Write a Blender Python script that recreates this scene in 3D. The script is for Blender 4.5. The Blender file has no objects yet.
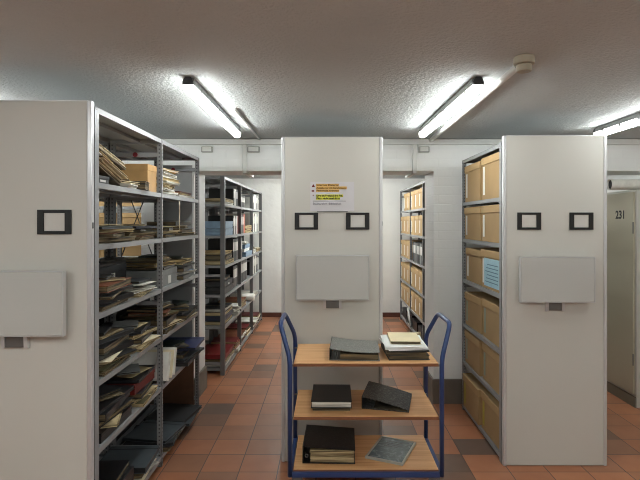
import bpy, bmesh, math, random
from mathutils import Vector, Matrix
R = math.radians
C = bpy.context.scene.collection
S = bpy.context.scene
rnd = random.Random(7)

# ------------------------------------------------------------------ camera, world, exposure
cam = bpy.data.cameras.new('camera'); cam_o = bpy.data.objects.new('camera', cam); C.objects.link(cam_o)
cam.sensor_width = 36; cam.lens = 498 / 640 * 36
cam.shift_x = -8 / 640; cam.shift_y = -18 / 640
cam.clip_start = .05
cam_o.location = (0, 0, 1.6); cam_o.rotation_euler = (R(90), 0, 0)
S.camera = cam_o
w = bpy.data.worlds.new('world'); S.world = w; w.use_nodes = True
w.node_tree.nodes['Background'].inputs[0].default_value = (.9, .95, 1, 1)
w.node_tree.nodes['Background'].inputs[1].default_value = .05
S.view_settings.view_transform = 'Standard'; S.view_settings.look = 'None'
S.view_settings.exposure = 0.95; S.view_settings.gamma = 1
S.view_settings.use_curve_mapping = False
S.cycles.filter_width = 1.0
LAMP = 18.5        # emission of the fluorescent diffusers near the racks
LAMP_REAR = 28.0   # the row of the same lamps behind the camera
LAMP_BACK = 36.0   # lamps of the back room
LAMP_COL = (.955, 1.0, .985)

# ------------------------------------------------------------------ materials
def lin(c):
    return tuple(((v/255) / 12.92 if v/255 <= .04045 else ((v/255 + .055) / 1.055) ** 2.4) for v in c) + (1,)
MATS = {}
def mat(name, rgb, rough=.55, metal=0, noise=.08, nscale=8, bump=0, bscale=60, spec=.5):
    if name in MATS: return MATS[name]
    m = bpy.data.materials.new(name); m.use_nodes = True; MATS[name] = m
    nt = m.node_tree; b = nt.nodes['Principled BSDF']
    b.inputs['Roughness'].default_value = rough; b.inputs['Metallic'].default_value = metal
    b.inputs['Specular IOR Level'].default_value = spec
    c = lin(rgb)
    tc = nt.nodes.new('ShaderNodeTexCoord')
    if noise:
        n = nt.nodes.new('ShaderNodeTexNoise'); n.inputs['Scale'].default_value = nscale; n.inputs['Detail'].default_value = 4
        nt.links.new(tc.outputs['Object'], n.inputs['Vector'])
        r = nt.nodes.new('ShaderNodeValToRGB')
        r.color_ramp.elements[0].position = .3; r.color_ramp.elements[1].position = .7
        r.color_ramp.elements[0].color = tuple(v*(1-noise) for v in c[:3]) + (1,)
        r.color_ramp.elements[1].color = tuple(min(1, v*(1+noise)) for v in c[:3]) + (1,)
        nt.links.new(n.outputs['Fac'], r.inputs['Fac']); nt.links.new(r.outputs['Color'], b.inputs['Base Color'])
    else:
        b.inputs['Base Color'].default_value = c
    if bump:
        n2 = nt.nodes.new('ShaderNodeTexNoise'); n2.inputs['Scale'].default_value = bscale; n2.inputs['Detail'].default_value = 3
        nt.links.new(tc.outputs['Object'], n2.inputs['Vector'])
        bp = nt.nodes.new('ShaderNodeBump'); bp.inputs['Strength'].default_value = bump; bp.inputs['Distance'].default_value = .01
        nt.links.new(n2.outputs['Fac'], bp.inputs['Height']); nt.links.new(bp.outputs['Normal'], b.inputs['Normal'])
    return m

def emis(name, col, s):
    m = bpy.data.materials.new(name); m.use_nodes = True; nt = m.node_tree
    b = nt.nodes['Principled BSDF']; b.inputs['Base Color'].default_value = (.9, .9, .9, 1)
    b.inputs['Emission Color'].default_value = col + (1,); b.inputs['Emission Strength'].default_value = s
    return m

def floor_mat():
    m = bpy.data.materials.new('quarry_tiles'); m.use_nodes = True; nt = m.node_tree; N = nt.nodes.new; L = nt.links.new
    b = nt.nodes['Principled BSDF']
    tc = N('ShaderNodeTexCoord'); mp = N('ShaderNodeMapping')
    mp.inputs['Location'].default_value = (.571 + .248*20, -3.187 + .24*20, 0)
    L(tc.outputs['Object'], mp.inputs['Vector'])
    br = N('ShaderNodeTexBrick'); br.offset = 0; br.squash = 1
    br.inputs['Scale'].default_value = 1; br.inputs['Brick Width'].default_value = .248; br.inputs['Row Height'].default_value = .24
    br.inputs['Mortar Size'].default_value = .0035; br.inputs['Mortar Smooth'].default_value = .15; br.inputs['Bias'].default_value = 0
    br.inputs['Color1'].default_value = (0, 0, 0, 1); br.inputs['Color2'].default_value = (1, 1, 1, 1)
    L(mp.outputs[0], br.inputs['Vector'])
    rp = N('ShaderNodeValToRGB'); e = rp.color_ramp.elements
    e[0].position = 0; e[0].color = lin((100, 80, 68)); e[1].position = 1; e[1].color = lin((174, 115, 80))
    for p, c in ((.16, (124, 90, 70)), (.32, (156, 105, 76)), (.7, (166, 107, 74))):
        q = e.new(p); q.color = lin(c)
    L(br.outputs['Color'], rp.inputs[0])
    n = N('ShaderNodeTexNoise'); n.inputs['Scale'].default_value = 6; n.inputs['Detail'].default_value = 6
    L(tc.outputs['Object'], n.inputs['Vector'])
    mx = N('ShaderNodeMixRGB'); mx.blend_type = 'SOFT_LIGHT'; mx.inputs[0].default_value = .3
    L(rp.outputs[0], mx.inputs[1]); L(n.outputs['Fac'], mx.inputs[2])
    g = N('ShaderNodeMixRGB'); g.inputs[2].default_value = lin((84, 66, 58))
    L(br.outputs['Fac'], g.inputs[0]); L(mx.outputs[0], g.inputs[1]); L(g.outputs[0], b.inputs['Base Color'])
    bp = N('ShaderNodeBump'); bp.inputs['Strength'].default_value = .5; bp.inputs['Distance'].default_value = .004; bp.invert = True
    ad = N('ShaderNodeMath'); ad.operation = 'MULTIPLY_ADD'; ad.inputs[1].default_value = .25
    L(n.outputs['Fac'], ad.inputs[0]); L(br.outputs['Fac'], ad.inputs[2])
    L(ad.outputs[0], bp.inputs['Height']); L(bp.outputs[0], b.inputs['Normal'])
    b.inputs['Roughness'].default_value = .42
    return m

def brick_wall_mat(name, rgb, bw=.24, bh=.08, strength=.5, axis='XZ'):
    m = bpy.data.materials.new(name); m.use_nodes = True; nt = m.node_tree; N = nt.nodes.new; L = nt.links.new
    b = nt.nodes['Principled BSDF']; b.inputs['Roughness'].default_value = .6
    tc = N('ShaderNodeTexCoord'); sp = N('ShaderNodeSeparateXYZ'); cb = N('ShaderNodeCombineXYZ')
    L(tc.outputs['Object'], sp.inputs[0])
    ad = N('ShaderNodeMath'); ad.operation = 'ADD'; L(sp.outputs['X'], ad.inputs[0]); L(sp.outputs['Y'], ad.inputs[1])
    L(ad.outputs[0], cb.inputs['X']); L(sp.outputs['Z'], cb.inputs['Y'])
    br = N('ShaderNodeTexBrick'); br.inputs['Scale'].default_value = 1; br.inputs['Brick Width'].default_value = bw
    br.inputs['Row Height'].default_value = bh; br.inputs['Mortar Size'].default_value = .006; br.inputs['Mortar Smooth'].default_value = .6
    L(cb.outputs[0], br.inputs['Vector'])
    n = N('ShaderNodeTexNoise'); n.inputs['Scale'].default_value = 30; n.inputs['Detail'].default_value = 4
    L(tc.outputs['Object'], n.inputs['Vector'])
    ma = N('ShaderNodeMath'); ma.operation = 'MULTIPLY_ADD'; ma.inputs[1].default_value = -1.0
    L(br.outputs['Fac'], ma.inputs[0]); L(n.outputs['Fac'], ma.inputs[2])
    bp = N('ShaderNodeBump'); bp.inputs['Strength'].default_value = strength; bp.inputs['Distance'].default_value = .006
    L(ma.outputs[0], bp.inputs['Height']); L(bp.outputs[0], b.inputs['Normal'])
    n2 = N('ShaderNodeTexNoise'); n2.inputs['Scale'].default_value = 1.3; L(tc.outputs['Object'], n2.inputs['Vector'])
    r = N('ShaderNodeValToRGB'); c = lin(rgb)
    r.color_ramp.elements[0].position = .35; r.color_ramp.elements[0].color = tuple(v*.94 for v in c[:3]) + (1,)
    r.color_ramp.elements[1].position = .65; r.color_ramp.elements[1].color = c
    L(n2.outputs['Fac'], r.inputs[0]); L(r.outputs[0], b.inputs['Base Color'])
    return m

def paper_mat(name, a, bcol, scale=90):
    """Edges of stacked sheets: fine horizontal layers."""
    m = bpy.data.materials.new(name); m.use_nodes = True; MATS[name] = m; nt = m.node_tree; N = nt.nodes.new; L = nt.links.new
    b = nt.nodes['Principled BSDF']; b.inputs['Roughness'].default_value = .75
    tc = N('ShaderNodeTexCoord'); mp = N('ShaderNodeMapping'); mp.inputs['Scale'].default_value = (2, 2, scale)
    L(tc.outputs['Object'], mp.inputs['Vector'])
    n = N('ShaderNodeTexNoise'); n.inputs['Scale'].default_value = 2.2; n.inputs['Detail'].default_value = 5
    L(mp.outputs[0], n.inputs['Vector'])
    r = N('ShaderNodeValToRGB'); r.color_ramp.elements[0].position = .38; r.color_ramp.elements[1].position = .6
    r.color_ramp.elements[0].color = lin(bcol); r.color_ramp.elements[1].color = lin(a)
    L(n.outputs['Fac'], r.inputs[0]); L(r.outputs[0], b.inputs['Base Color'])
    return m

def wood_mat():
    m = bpy.data.materials.new('beech_laminate'); m.use_nodes = True; nt = m.node_tree; N = nt.nodes.new; L = nt.links.new
    b = nt.nodes['Principled BSDF']; b.inputs['Roughness'].default_value = .38
    tc = N('ShaderNodeTexCoord'); mp = N('ShaderNodeMapping'); mp.inputs['Scale'].default_value = (1.2, 26, 26)
    L(tc.outputs['Object'], mp.inputs['Vector'])
    n = N('ShaderNodeTexNoise'); n.inputs['Scale'].default_value = 2; n.inputs['Detail'].default_value = 5; L(mp.outputs[0], n.inputs['Vector'])
    r = N('ShaderNodeValToRGB'); r.color_ramp.elements[0].position = .35; r.color_ramp.elements[1].position = .65
    r.color_ramp.elements[0].color = lin((206, 152, 100)); r.color_ramp.elements[1].color = lin((226, 178, 126))
    L(n.outputs['Fac'], r.inputs[0]); L(r.outputs[0], b.inputs['Base Color'])
    return m

def mottled_mat(name, a, b2, scale=70, rough=.35):
    m = bpy.data.materials.new(name); m.use_nodes = True; MATS[name] = m; nt = m.node_tree; N = nt.nodes.new; L = nt.links.new
    b = nt.nodes['Principled BSDF']; b.inputs['Roughness'].default_value = rough
    tc = N('ShaderNodeTexCoord'); n = N('ShaderNodeTexNoise'); n.inputs['Scale'].default_value = scale; n.inputs['Detail'].default_value = 8
    n.inputs['Distortion'].default_value = 1.5
    L(tc.outputs['Object'], n.inputs['Vector'])
    r = N('ShaderNodeValToRGB'); r.color_ramp.elements[0].position = .48; r.color_ramp.elements[1].position = .66
    r.color_ramp.elements[0].color = lin(a); r.color_ramp.elements[1].color = lin(b2)
    L(n.outputs['Fac'], r.inputs[0]); L(r.outputs[0], b.inputs['Base Color'])
    return m

def post_mat():
    """Grey enamel with the row of punched slots that carries the shelf clips."""
    m = bpy.data.materials.new('punched_grey_steel'); m.use_nodes = True; nt = m.node_tree; N = nt.nodes.new; L = nt.links.new
    b = nt.nodes['Principled BSDF']; b.inputs['Roughness'].default_value = .4
    tc = N('ShaderNodeTexCoord'); sp = N('ShaderNodeSeparateXYZ'); L(tc.outputs['Object'], sp.inputs[0])
    f = N('ShaderNodeMath'); f.operation = 'PINGPONG'; f.inputs[1].default_value = .0125; L(sp.outputs['Z'], f.inputs[0])
    g = N('ShaderNodeMath'); g.operation = 'LESS_THAN'; g.inputs[1].default_value = .005; L(f.outputs[0], g.inputs[0])
    hx = N('ShaderNodeMath'); hx.operation = 'ABSOLUTE'; L(sp.outputs['X'], hx.inputs[0])
    hy = N('ShaderNodeMath'); hy.operation = 'ABSOLUTE'; L(sp.outputs['Y'], hy.inputs[0])
    mn = N('ShaderNodeMath'); mn.operation = 'MINIMUM'; L(hx.outputs[0], mn.inputs[0]); L(hy.outputs[0], mn.inputs[1])
    k = N('ShaderNodeMath'); k.operation = 'LESS_THAN'; k.inputs[1].default_value = .005; L(mn.outputs[0], k.inputs[0])
    an = N('ShaderNodeMath'); an.operation = 'MULTIPLY'; L(g.outputs[0], an.inputs[0]); L(k.outputs[0], an.inputs[1])
    mx = N('ShaderNodeMixRGB'); mx.inputs[1].default_value = lin((128, 128, 128)); mx.inputs[2].default_value = lin((72, 72, 74))
    L(an.outputs[0], mx.inputs[0]); L(mx.outputs[0], b.inputs['Base Color'])
    return m

COL = {'black': (17, 17, 19), 'dark grey': (38, 39, 41), 'grey': (120, 122, 120), 'slate grey': (64, 71, 75), 'brown': (112, 62, 36),
       'beige': (196, 176, 138), 'cream': (224, 212, 182), 'khaki': (176, 148, 92), 'red': (118, 26, 26), 'dark red': (96, 20, 18), 'blue': (36, 46, 92),
       'navy blue': (24, 30, 52), 'pale blue': (118, 142, 164), 'white': (222, 220, 212), 'olive': (88, 84, 56), 'tan': (176, 138, 88),
       'orange': (190, 84, 54), 'dark green': (30, 44, 38), 'light grey': (176, 176, 170)}
def cm(c, rough=.5): return mat('card_' + c.replace(' ', '_'), COL[c], rough, noise=.12, nscale=14)
M_POST = post_mat()
M_SHELF = mat('grey_shelf_steel', (136, 137, 138), .38, noise=.05, nscale=3)
M_PANEL = mat('pale_grey_panel_enamel', (201, 199, 191), .42, noise=.02, nscale=1.5)
M_TRIM = mat('satin_aluminium_edge', (205, 205, 205), .32, metal=.35, noise=.03, nscale=3)
M_TABLE = mat('fold_table_laminate', (190, 190, 185), .4, noise=.02, nscale=2)
M_BLACK = mat('black_plastic', (18, 18, 18), .4, noise=0)
M_CARD = mat('white_card', (206, 204, 198), .7, noise=.03)
M_DARKMETAL = mat('dark_metal', (60, 60, 62), .4, metal=.5, noise=0)
M_STEEL = mat('bracket_steel', (120, 120, 118), .35, metal=.6, noise=0)
M_BLUE = mat('blue_tube_enamel', (44, 66, 114), .28, noise=.04)
M_WOOD = wood_mat()
M_WOODEDGE = mat('brown_edge_band', (128, 82, 52), .5, noise=.1)
M_KRAFT = mat('kraft_board', (168, 138, 95), .75, noise=.06, nscale=5)
M_KRAFTLID = mat('kraft_board_lid', (178, 147, 102), .75, noise=.06, nscale=4)
M_PAGES = paper_mat('page_edges', (196, 178, 136), (96, 78, 50))
M_PAGEW = paper_mat('white_page_edges', (226, 224, 214), (150, 146, 134))
M_PAGED = paper_mat('dark_page_edges', (124, 108, 78), (32, 27, 21))
M_WHITE = mat('white_paint', (214, 214, 208), .45, noise=.02)
M_MARBLE = mottled_mat('marbled_black_cover', (12, 12, 12), (110, 112, 108), 90)
M_MARBLED = mottled_mat('dark_marbled_cover', (12, 12, 13), (48, 52, 54), 80)
M_GREYCOVER = mottled_mat('grey_speckled_cover', (104, 106, 102), (150, 150, 144), 120)
M_WALL = brick_wall_mat('painted_block_wall', (238, 239, 236), .25, .08, .2)
M_FARWALL = mat('rough_white_plaster', (232, 231, 226), .7, noise=.03, nscale=2, bump=.8, bscale=9)
M_CEIL = mat('textured_grey_ceiling', (186, 190, 189), .85, noise=.05, nscale=1.2, bump=.8, bscale=62)
M_FLOOR = floor_mat()
M_PLINTH = mat('grey_plinth_paint', (112, 104, 94), .6, noise=.1)
M_BASETILE = mat('dark_base_tile', (92, 54, 42), .5, noise=.2)
M_LOCKER = mat('khaki_grey_locker_enamel', (188, 182, 160), .4, noise=.03, nscale=2)
M_LOCKEREND = mat('pale_locker_end', (196, 194, 184), .4, noise=.03, nscale=2)
M_LAMP = emis('lamp_glow', LAMP_COL, LAMP); M_LAMPR = emis('lamp_glow_rear', LAMP_COL, LAMP_REAR); M_LAMPB = emis('lamp_glow_back_room', LAMP_COL, LAMP_BACK)
M_RED = mat('red_sticker', (116, 24, 36), .5, noise=0)
M_RUBBER = mat('grey_rubber', (50, 50, 52), .7, noise=0)

# ------------------------------------------------------------------ mesh helpers
class MB:
    def __init__(s): s.v = []; s.f = []; s.mi = []; s.smooth = []
    def add(s, vs, fs, mi=0, sm=False):
        o = len(s.v); s.v += [tuple(v) for v in vs]; s.f += [tuple(i + o for i in f) for f in fs]
        s.mi += [mi] * len(fs); s.smooth += [sm] * len(fs); return s
    def box(s, x0, x1, y0, y1, z0, z1, mi=0, M=None):
        vs = [Vector((x, y, z)) for z in (z0, z1) for y in (y0, y1) for x in (x0, x1)]
        if M is not None: vs = [M @ v for v in vs]
        return s.add(vs, [(0, 2, 3, 1), (4, 5, 7, 6), (0, 1, 5, 4), (1, 3, 7, 5), (3, 2, 6, 7), (2, 0, 4, 6)], mi)
    def prism(s, pts, axis, a, b, mi=0):
        """pts: 2-D outline; extruded along axis from a to b."""
        n = len(pts)
        def P(p, t):
            return {'x': (t, p[0], p[1]), 'y': (p[0], t, p[1]), 'z': (p[0], p[1], t)}[axis]
        vs = [P(p, a) for p in pts] + [P(p, b) for p in pts]
        return s.add(vs, [tuple(range(n))[::-1], tuple(range(n, 2*n))] + [(i, (i+1) % n, (i+1) % n + n, i+n) for i in range(n)], mi)
    def tube(s, pts, r, n=10, closed=False, mi=0, caps=True):
        pts = [Vector(p) for p in pts]; m = len(pts); rings = []; up = None
        for i, p in enumerate(pts):
            a = pts[(i-1) % m] if (closed or i > 0) else p; b = pts[(i+1) % m] if (closed or i < m-1) else p
            t = (b - a).normalized()
            if up is None:
                up = Vector((0, 0, 1)) if abs(t.z) < .9 else Vector((1, 0, 0))
            u = (up - t * up.dot(t)).normalized(); up = u; v = t.cross(u)
            rings.append([p + (u*math.cos(k*2*math.pi/n) + v*math.sin(k*2*math.pi/n)) * r for k in range(n)])
        vs = [q for rg in rings for q in rg]; fs = []
        for i in range(m if closed else m-1):
            j = (i+1) % m
            for k in range(n): fs.append((i*n+k, i*n+(k+1) % n, j*n+(k+1) % n, j*n+k))
        s.add(vs, fs, mi, True)
        if caps and not closed:
            o = len(s.v) - len(vs)
            s.f += [tuple(o+k for k in range(n))[::-1], tuple(o+(m-1)*n+k for k in range(n))]; s.mi += [mi, mi]; s.smooth += [False, False]
        return s
    def build(s, name, mats, parent=None, bevel=0, seg=2, loc=None, rot=None):
        me = bpy.data.meshes.new(name); me.from_pydata(s.v, [], s.f)
        if not isinstance(mats, (list, tuple)): mats = [mats]
        for m in mats: me.materials.append(m)
        for p, mi, sm in zip(me.polygons, s.mi, s.smooth): p.material_index = mi; p.use_smooth = sm
        bm = bmesh.new(); bm.from_mesh(me); bmesh.ops.recalc_face_normals(bm, faces=bm.faces); bm.to_mesh(me); bm.free()
        o = bpy.data.objects.new(name, me); C.objects.link(o)
        if parent: o.parent = parent
        if loc: o.location = loc
        if rot: o.rotation_euler = rot
        if bevel:
            md = o.modifiers.new('soft_edges', 'BEVEL'); md.width = bevel; md.segments = seg; md.limit_method = 'ANGLE'
        return o
def fillet(pts, r, n=5):
    pts = [Vector(p) for p in pts]; out = [pts[0]]
    for a, p, b in zip(pts, pts[1:], pts[2:]):
        d1 = (a-p).normalized(); d2 = (b-p).normalized()
        q1 = p + d1*r; q2 = p + d2*r
        for i in range(n+1):
            t = i/n; out.append(q1*(1-t)**2 + p*2*t*(1-t) + q2*t*t)
    out.append(pts[-1]); return out
def tag(o, label, cat, group=None):
    o['label'] = label; o['category'] = cat
    if group: o['group'] = group
    return o
def thing(name, label, cat, loc=(0, 0, 0), rot=(0, 0, 0), group=None):
    o = bpy.data.objects.new(name, None); o.empty_display_size = .1; C.objects.link(o)
    o.location = loc; o.rotation_euler = rot
    return tag(o, label, cat, group)
def struct(name, mb, m, bevel=0):
    o = mb.build(name, m, bevel=bevel); o['kind'] = 'structure'; return o
def part(name, mb, m, parent, label=None, **k):
    o = mb.build(name, m, parent, **k)
    if label: o['label'] = label
    return o
def text(name, s, size, parent, m, loc, rot, align='LEFT', bold=0):
    cu = bpy.data.curves.new(name, 'FONT'); cu.body = s; cu.size = size; cu.extrude = .0004; cu.align_x = align; cu.offset = bold
    t = bpy.data.objects.new(name, cu); C.objects.link(t)
    dg = bpy.context.evaluated_depsgraph_get(); me = bpy.data.meshes.new_from_object(t.evaluated_get(dg))
    C.objects.unlink(t); bpy.data.objects.remove(t)
    me.materials.clear(); me.materials.append(m)
    o = bpy.data.objects.new(name, me); C.objects.link(o); o.parent = parent; o.location = loc; o.rotation_euler = rot
    return o

# ------------------------------------------------------------------ the setting
CEIL = 2.333; XL, XR, YB, YW, YW2, YF = -4.2, 4.2, -3.4, 4.40, 4.80, 8.40
struct('floor', MB().box(XL-.2, XR+.2, YB-.2, YF+.2, -.1, 0), M_FLOOR)
struct('ceiling', MB().box(XL-.2, XR+.2, YB-.2, YF+.2, CEIL, CEIL+.1), M_CEIL)
struct('wall_left', MB().box(XL-.15, XL, YB, YF, 0, CEIL), M_WALL)
struct('wall_right', MB().box(XR, XR+.15, YB, YF, 0, CEIL), M_WALL)
struct('wall_front', MB().box(XL-.15, XR+.15, YB-.15, YB, 0, CEIL), M_WALL)
struct('wall_back', MB().box(XL-.15, XR+.15, YF, YF+.15, 0, CEIL), M_FARWALL)
# partition between the two rooms: piers and the lintels over its openings, one wall
SOF = 2.05
pm = MB()
piers = [(XL, -3.3), (-1.65, -1.185), (.933, 1.95), (3.65, XR)]
for a, b in piers: pm.box(a, b, YW, YW2, 0, CEIL)
for a, b in ((-3.3, -1.65), (-1.185, .933), (1.95, 3.65)): pm.box(a, b, YW, YW2, SOF, CEIL)
struct('wall_partition', pm, M_WALL)
bb = MB()
for a, b in piers: bb.box(max(a-.015, XL), min(b+.015, XR), YW-.02, YW2+.02, 0, .215)
struct('baseboard_partition', bb, M_PLINTH)
struct('baseboard_back', MB().box(XL, XR, YF-.015, YF, 0, .075), M_BASETILE)
# cable trunking where the partition meets the ceiling
struct('trim_1', MB().box(XL, XR, YW-.035, YW, CEIL-.052, CEIL-.004), M_WHITE, bevel=.004)
for i, x in enumerate((-.733, .765)):
    c = MB().box(x-.019, x+.019, YW-.025, YW, SOF-.012, CEIL-.052).box(x-.019, x+.019, YW-.025, YW2+.02, SOF-.024, SOF)
    c.build('cable_duct', M_WHITE, bevel=.003)
    o = bpy.data.objects['cable_duct' if i == 0 else 'cable_duct.001']
    tag(o, 'white cable duct dropping from the ceiling, on the side ' + ('by the document rack' if i == 0 else 'by the archive box rack'), 'cable duct', 'cable ducts over the passage')
for i, (x, wd, lb) in enumerate(((-1.065, .10, 'nearest the document rack'), (-.655, .11, 'between the cable duct and the central panel'), (.845, .095, 'on the pier by the archive boxes'))):
    t = thing('junction_box', 'small pale junction box on the partition wall, ' + lb, 'junction box', (x, YW, 2.235), group='junction boxes on the partition wall')
    part('housing', MB().box(-wd/2, wd/2, -.03, 0, -.022, .03), mat('junction_grey', (168, 168, 160), .5, noise=.04), t, bevel=.006)
    part('lid', MB().box(-wd/2+.012, wd/2-.012, -.036, -.0302, -.014, .022), M_WHITE, t, bevel=.003)

# ------------------------------------------------------------------ lamps
def lamp(x, y0, L, m, label, grp='fluorescent lamps', z=CEIL, yaw=0):
    t = thing('fluorescent_lamp', label, 'ceiling lamp', (x, y0, z), (0, 0, R(yaw)), group=grp)
    part('housing', MB().prism([(-.03, -.002), (.03, -.002), (.036, -.020), (.036, -.0395), (-.036, -.0395), (-.036, -.020)], 'y', .03, L-.03), mat('lamp_housing_grey', (120, 120, 118), .4, noise=0), t)
    d = [(-.0362, -.040), (.0362, -.040), (.0366, -.052), (.033, -.068), (.019, -.078), (-.019, -.078), (-.033, -.068), (-.0366, -.052)]
    part('diffuser', MB().prism(d, 'y', .012, L-.012), m, t, bevel=.004)
    for y in (0, L-.029):
        part('end_cap', MB().prism([(-.028, -.012), (-.018, -.002), (.018, -.002), (.028, -.012), (.036, -.026), (.036, -.042), (-.036, -.042), (-.036, -.026)], 'y', y, y+.029), M_DARKMETAL, t, bevel=.003)
    t.scale = (.74, 1, 1)
    for k in range(6):
        for sx in (-1, 1):
            yy = .14 + k*(L-.28)/5
            part('clip', MB().box(min(sx*.0387, sx*.043), max(sx*.0387, sx*.043), yy-.013, yy+.013, -.056, -.03), M_STEEL, t)
    part('indicator', MB().box(-.010, .010, .03, .052, -.0795, -.0785), mat('lamp_marking_grey', (150, 150, 150), .5, noise=0), t)
    return t
lamp(-.705, 2.5, 1.38, M_LAMP, 'lit tube lamp on the ceiling over the aisle by the document rack')
lamp(.757, 2.5, 1.38, M_LAMP, 'lit tube lamp on the ceiling over the aisle by the archive box rack', yaw=1.0)
lamp(2.09, 2.5, 1.38, M_LAMP, 'lit tube lamp beyond the archive rack panel, towards the locker')
lamp(-2.1, 2.36, 1.6, M_LAMP, 'lit tube lamp hidden behind the cropped document rack panel')
for x, n in ((-2.1, 'far side aisle'), (-.69, 'second aisle'), (.71, 'third aisle'), (2.09, 'locker aisle')):
    lamp(x, -.75, 1.6, M_LAMPR, 'lit tube lamp in the row behind the viewer, ' + n, 'fluorescent lamps behind the viewer')
for x, yl, n in ((-2.4, 5.1, 'over the box shelf'), (-.32, 6.2, 'over the passage'), (.36, 6.2, 'before the box rack'), (2.3, 5.6, 'over the lockers')):
    lamp(x, yl, 1.6, M_LAMPB, 'lit tube lamp on the back room ceiling ' + n, 'fluorescent lamps in the back room')
# surface conduit on the ceiling with its round junction
tag(MB().tube([(.872, 2.28, CEIL-.0185), (.90, YW-.04, CEIL-.0185)], .0175, 12).build('ceiling_conduit', M_WHITE), 'white round conduit running along the ceiling from a beige junction', 'conduit')
tag(MB().tube([(-.60, 3.2, CEIL-.009), (-.60, YW-.04, CEIL-.009)], .008, 8).build('ceiling_cable', M_WHITE), 'thin white cable clipped to the ceiling beside a tube lamp', 'cable')
t = thing('round_junction', 'round beige junction at the near end of the ceiling conduit', 'junction', (.868, 2.205, CEIL))
def disc(r, z0, z1, n=28):
    pts = [(r*math.cos(k*2*math.pi/n), r*math.sin(k*2*math.pi/n)) for k in range(n)]
    return MB().prism(pts, 'z', z0, z1)
BEI = mat('beige_plastic', (168, 160, 140), .5, noise=.03)
part('housing', disc(.045, -.036, -.001), BEI, t, bevel=.004)
part('cover', disc(.033, -.068, -.0365), BEI, t, bevel=.005)
part('gland', MB().tube([(0, .04, -.019), (.002, .072, -.019)], .0165, 12), M_BLACK, t)

# ------------------------------------------------------------------ racks
def rack(name, label, x0, x1, y0, bays, bay, levels, top, double, braces=(), rear=True, pw=.0145, pmat=None):
    """Long sides face +-X; levels are heights of the shelf tops (absolute)."""
    t = thing(name, label, 'shelving rack', ((x0+x1)/2, y0, 0))
    hx = (x1-x0)/2; L = bays*bay
    xs = [-hx, -.02, .02, hx] if double else [-hx, hx]
    cols = [(-hx, -.004), (.004, hx)] if double else [(-hx, hx)]
    for b in range(bays+1):
        yy = b*bay
        for cx0, cx1 in cols:
            for px, s in ((cx0, 1), (cx1, -1)):
                a = px + s*pw; q = pw - .0027
                # open C section, mouth towards the rack
                mb = MB().box(-pw, pw, -pw, -q, 0, top).box(-pw, pw, q, pw, 0, top).box(*((-pw, -q) if s > 0 else (q, pw)), -pw, pw, 0, top)
                part('post', mb, pmat or M_POST, t, loc=(a, yy, 0))
            # rungs of the side frame
            for z in (.12, top*.5, top-.1): part('side_frame_rung', MB().box(cx0+2*pw+.002, cx1-2*pw-.002, yy-.009, yy+.009, z-.014, z+.014), M_SHELF, t)
    for b in range(bays):
        for cx0, cx1 in cols:
            ya, yb = b*bay+pw+.001, (b+1)*bay-pw-.001
            for z in list(levels) + [top]:
                s = MB().box(cx0+.001, cx1-.001, ya, yb, z-.003, z)
                for xx in (cx0+.001, cx1-.003): s.box(xx, xx+.002, ya, yb, z-.027, z-.003)
                for yy in (ya, yb-.002): s.box(cx0+.003, cx1-.003, yy, yy+.002, z-.025, z-.003)
                s.box((cx0+cx1)/2-.03, (cx0+cx1)/2+.03, ya+.002, yb-.002, z-.022, z-.003)
                part('shelf', s, M_SHELF, t)
    for b, z0, z1 in braces:
        for s in (0, 1):
            p = [(0, b*bay, z0 if s else z1), (0, (b+1)*bay, z1 if s else z0)]
            part('cross_brace', MB().tube([(v[0]+(.0035 if s else -.0035),) + v[1:] for v in p], .0035, 6), M_DARKMETAL, t)
    return t

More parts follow.
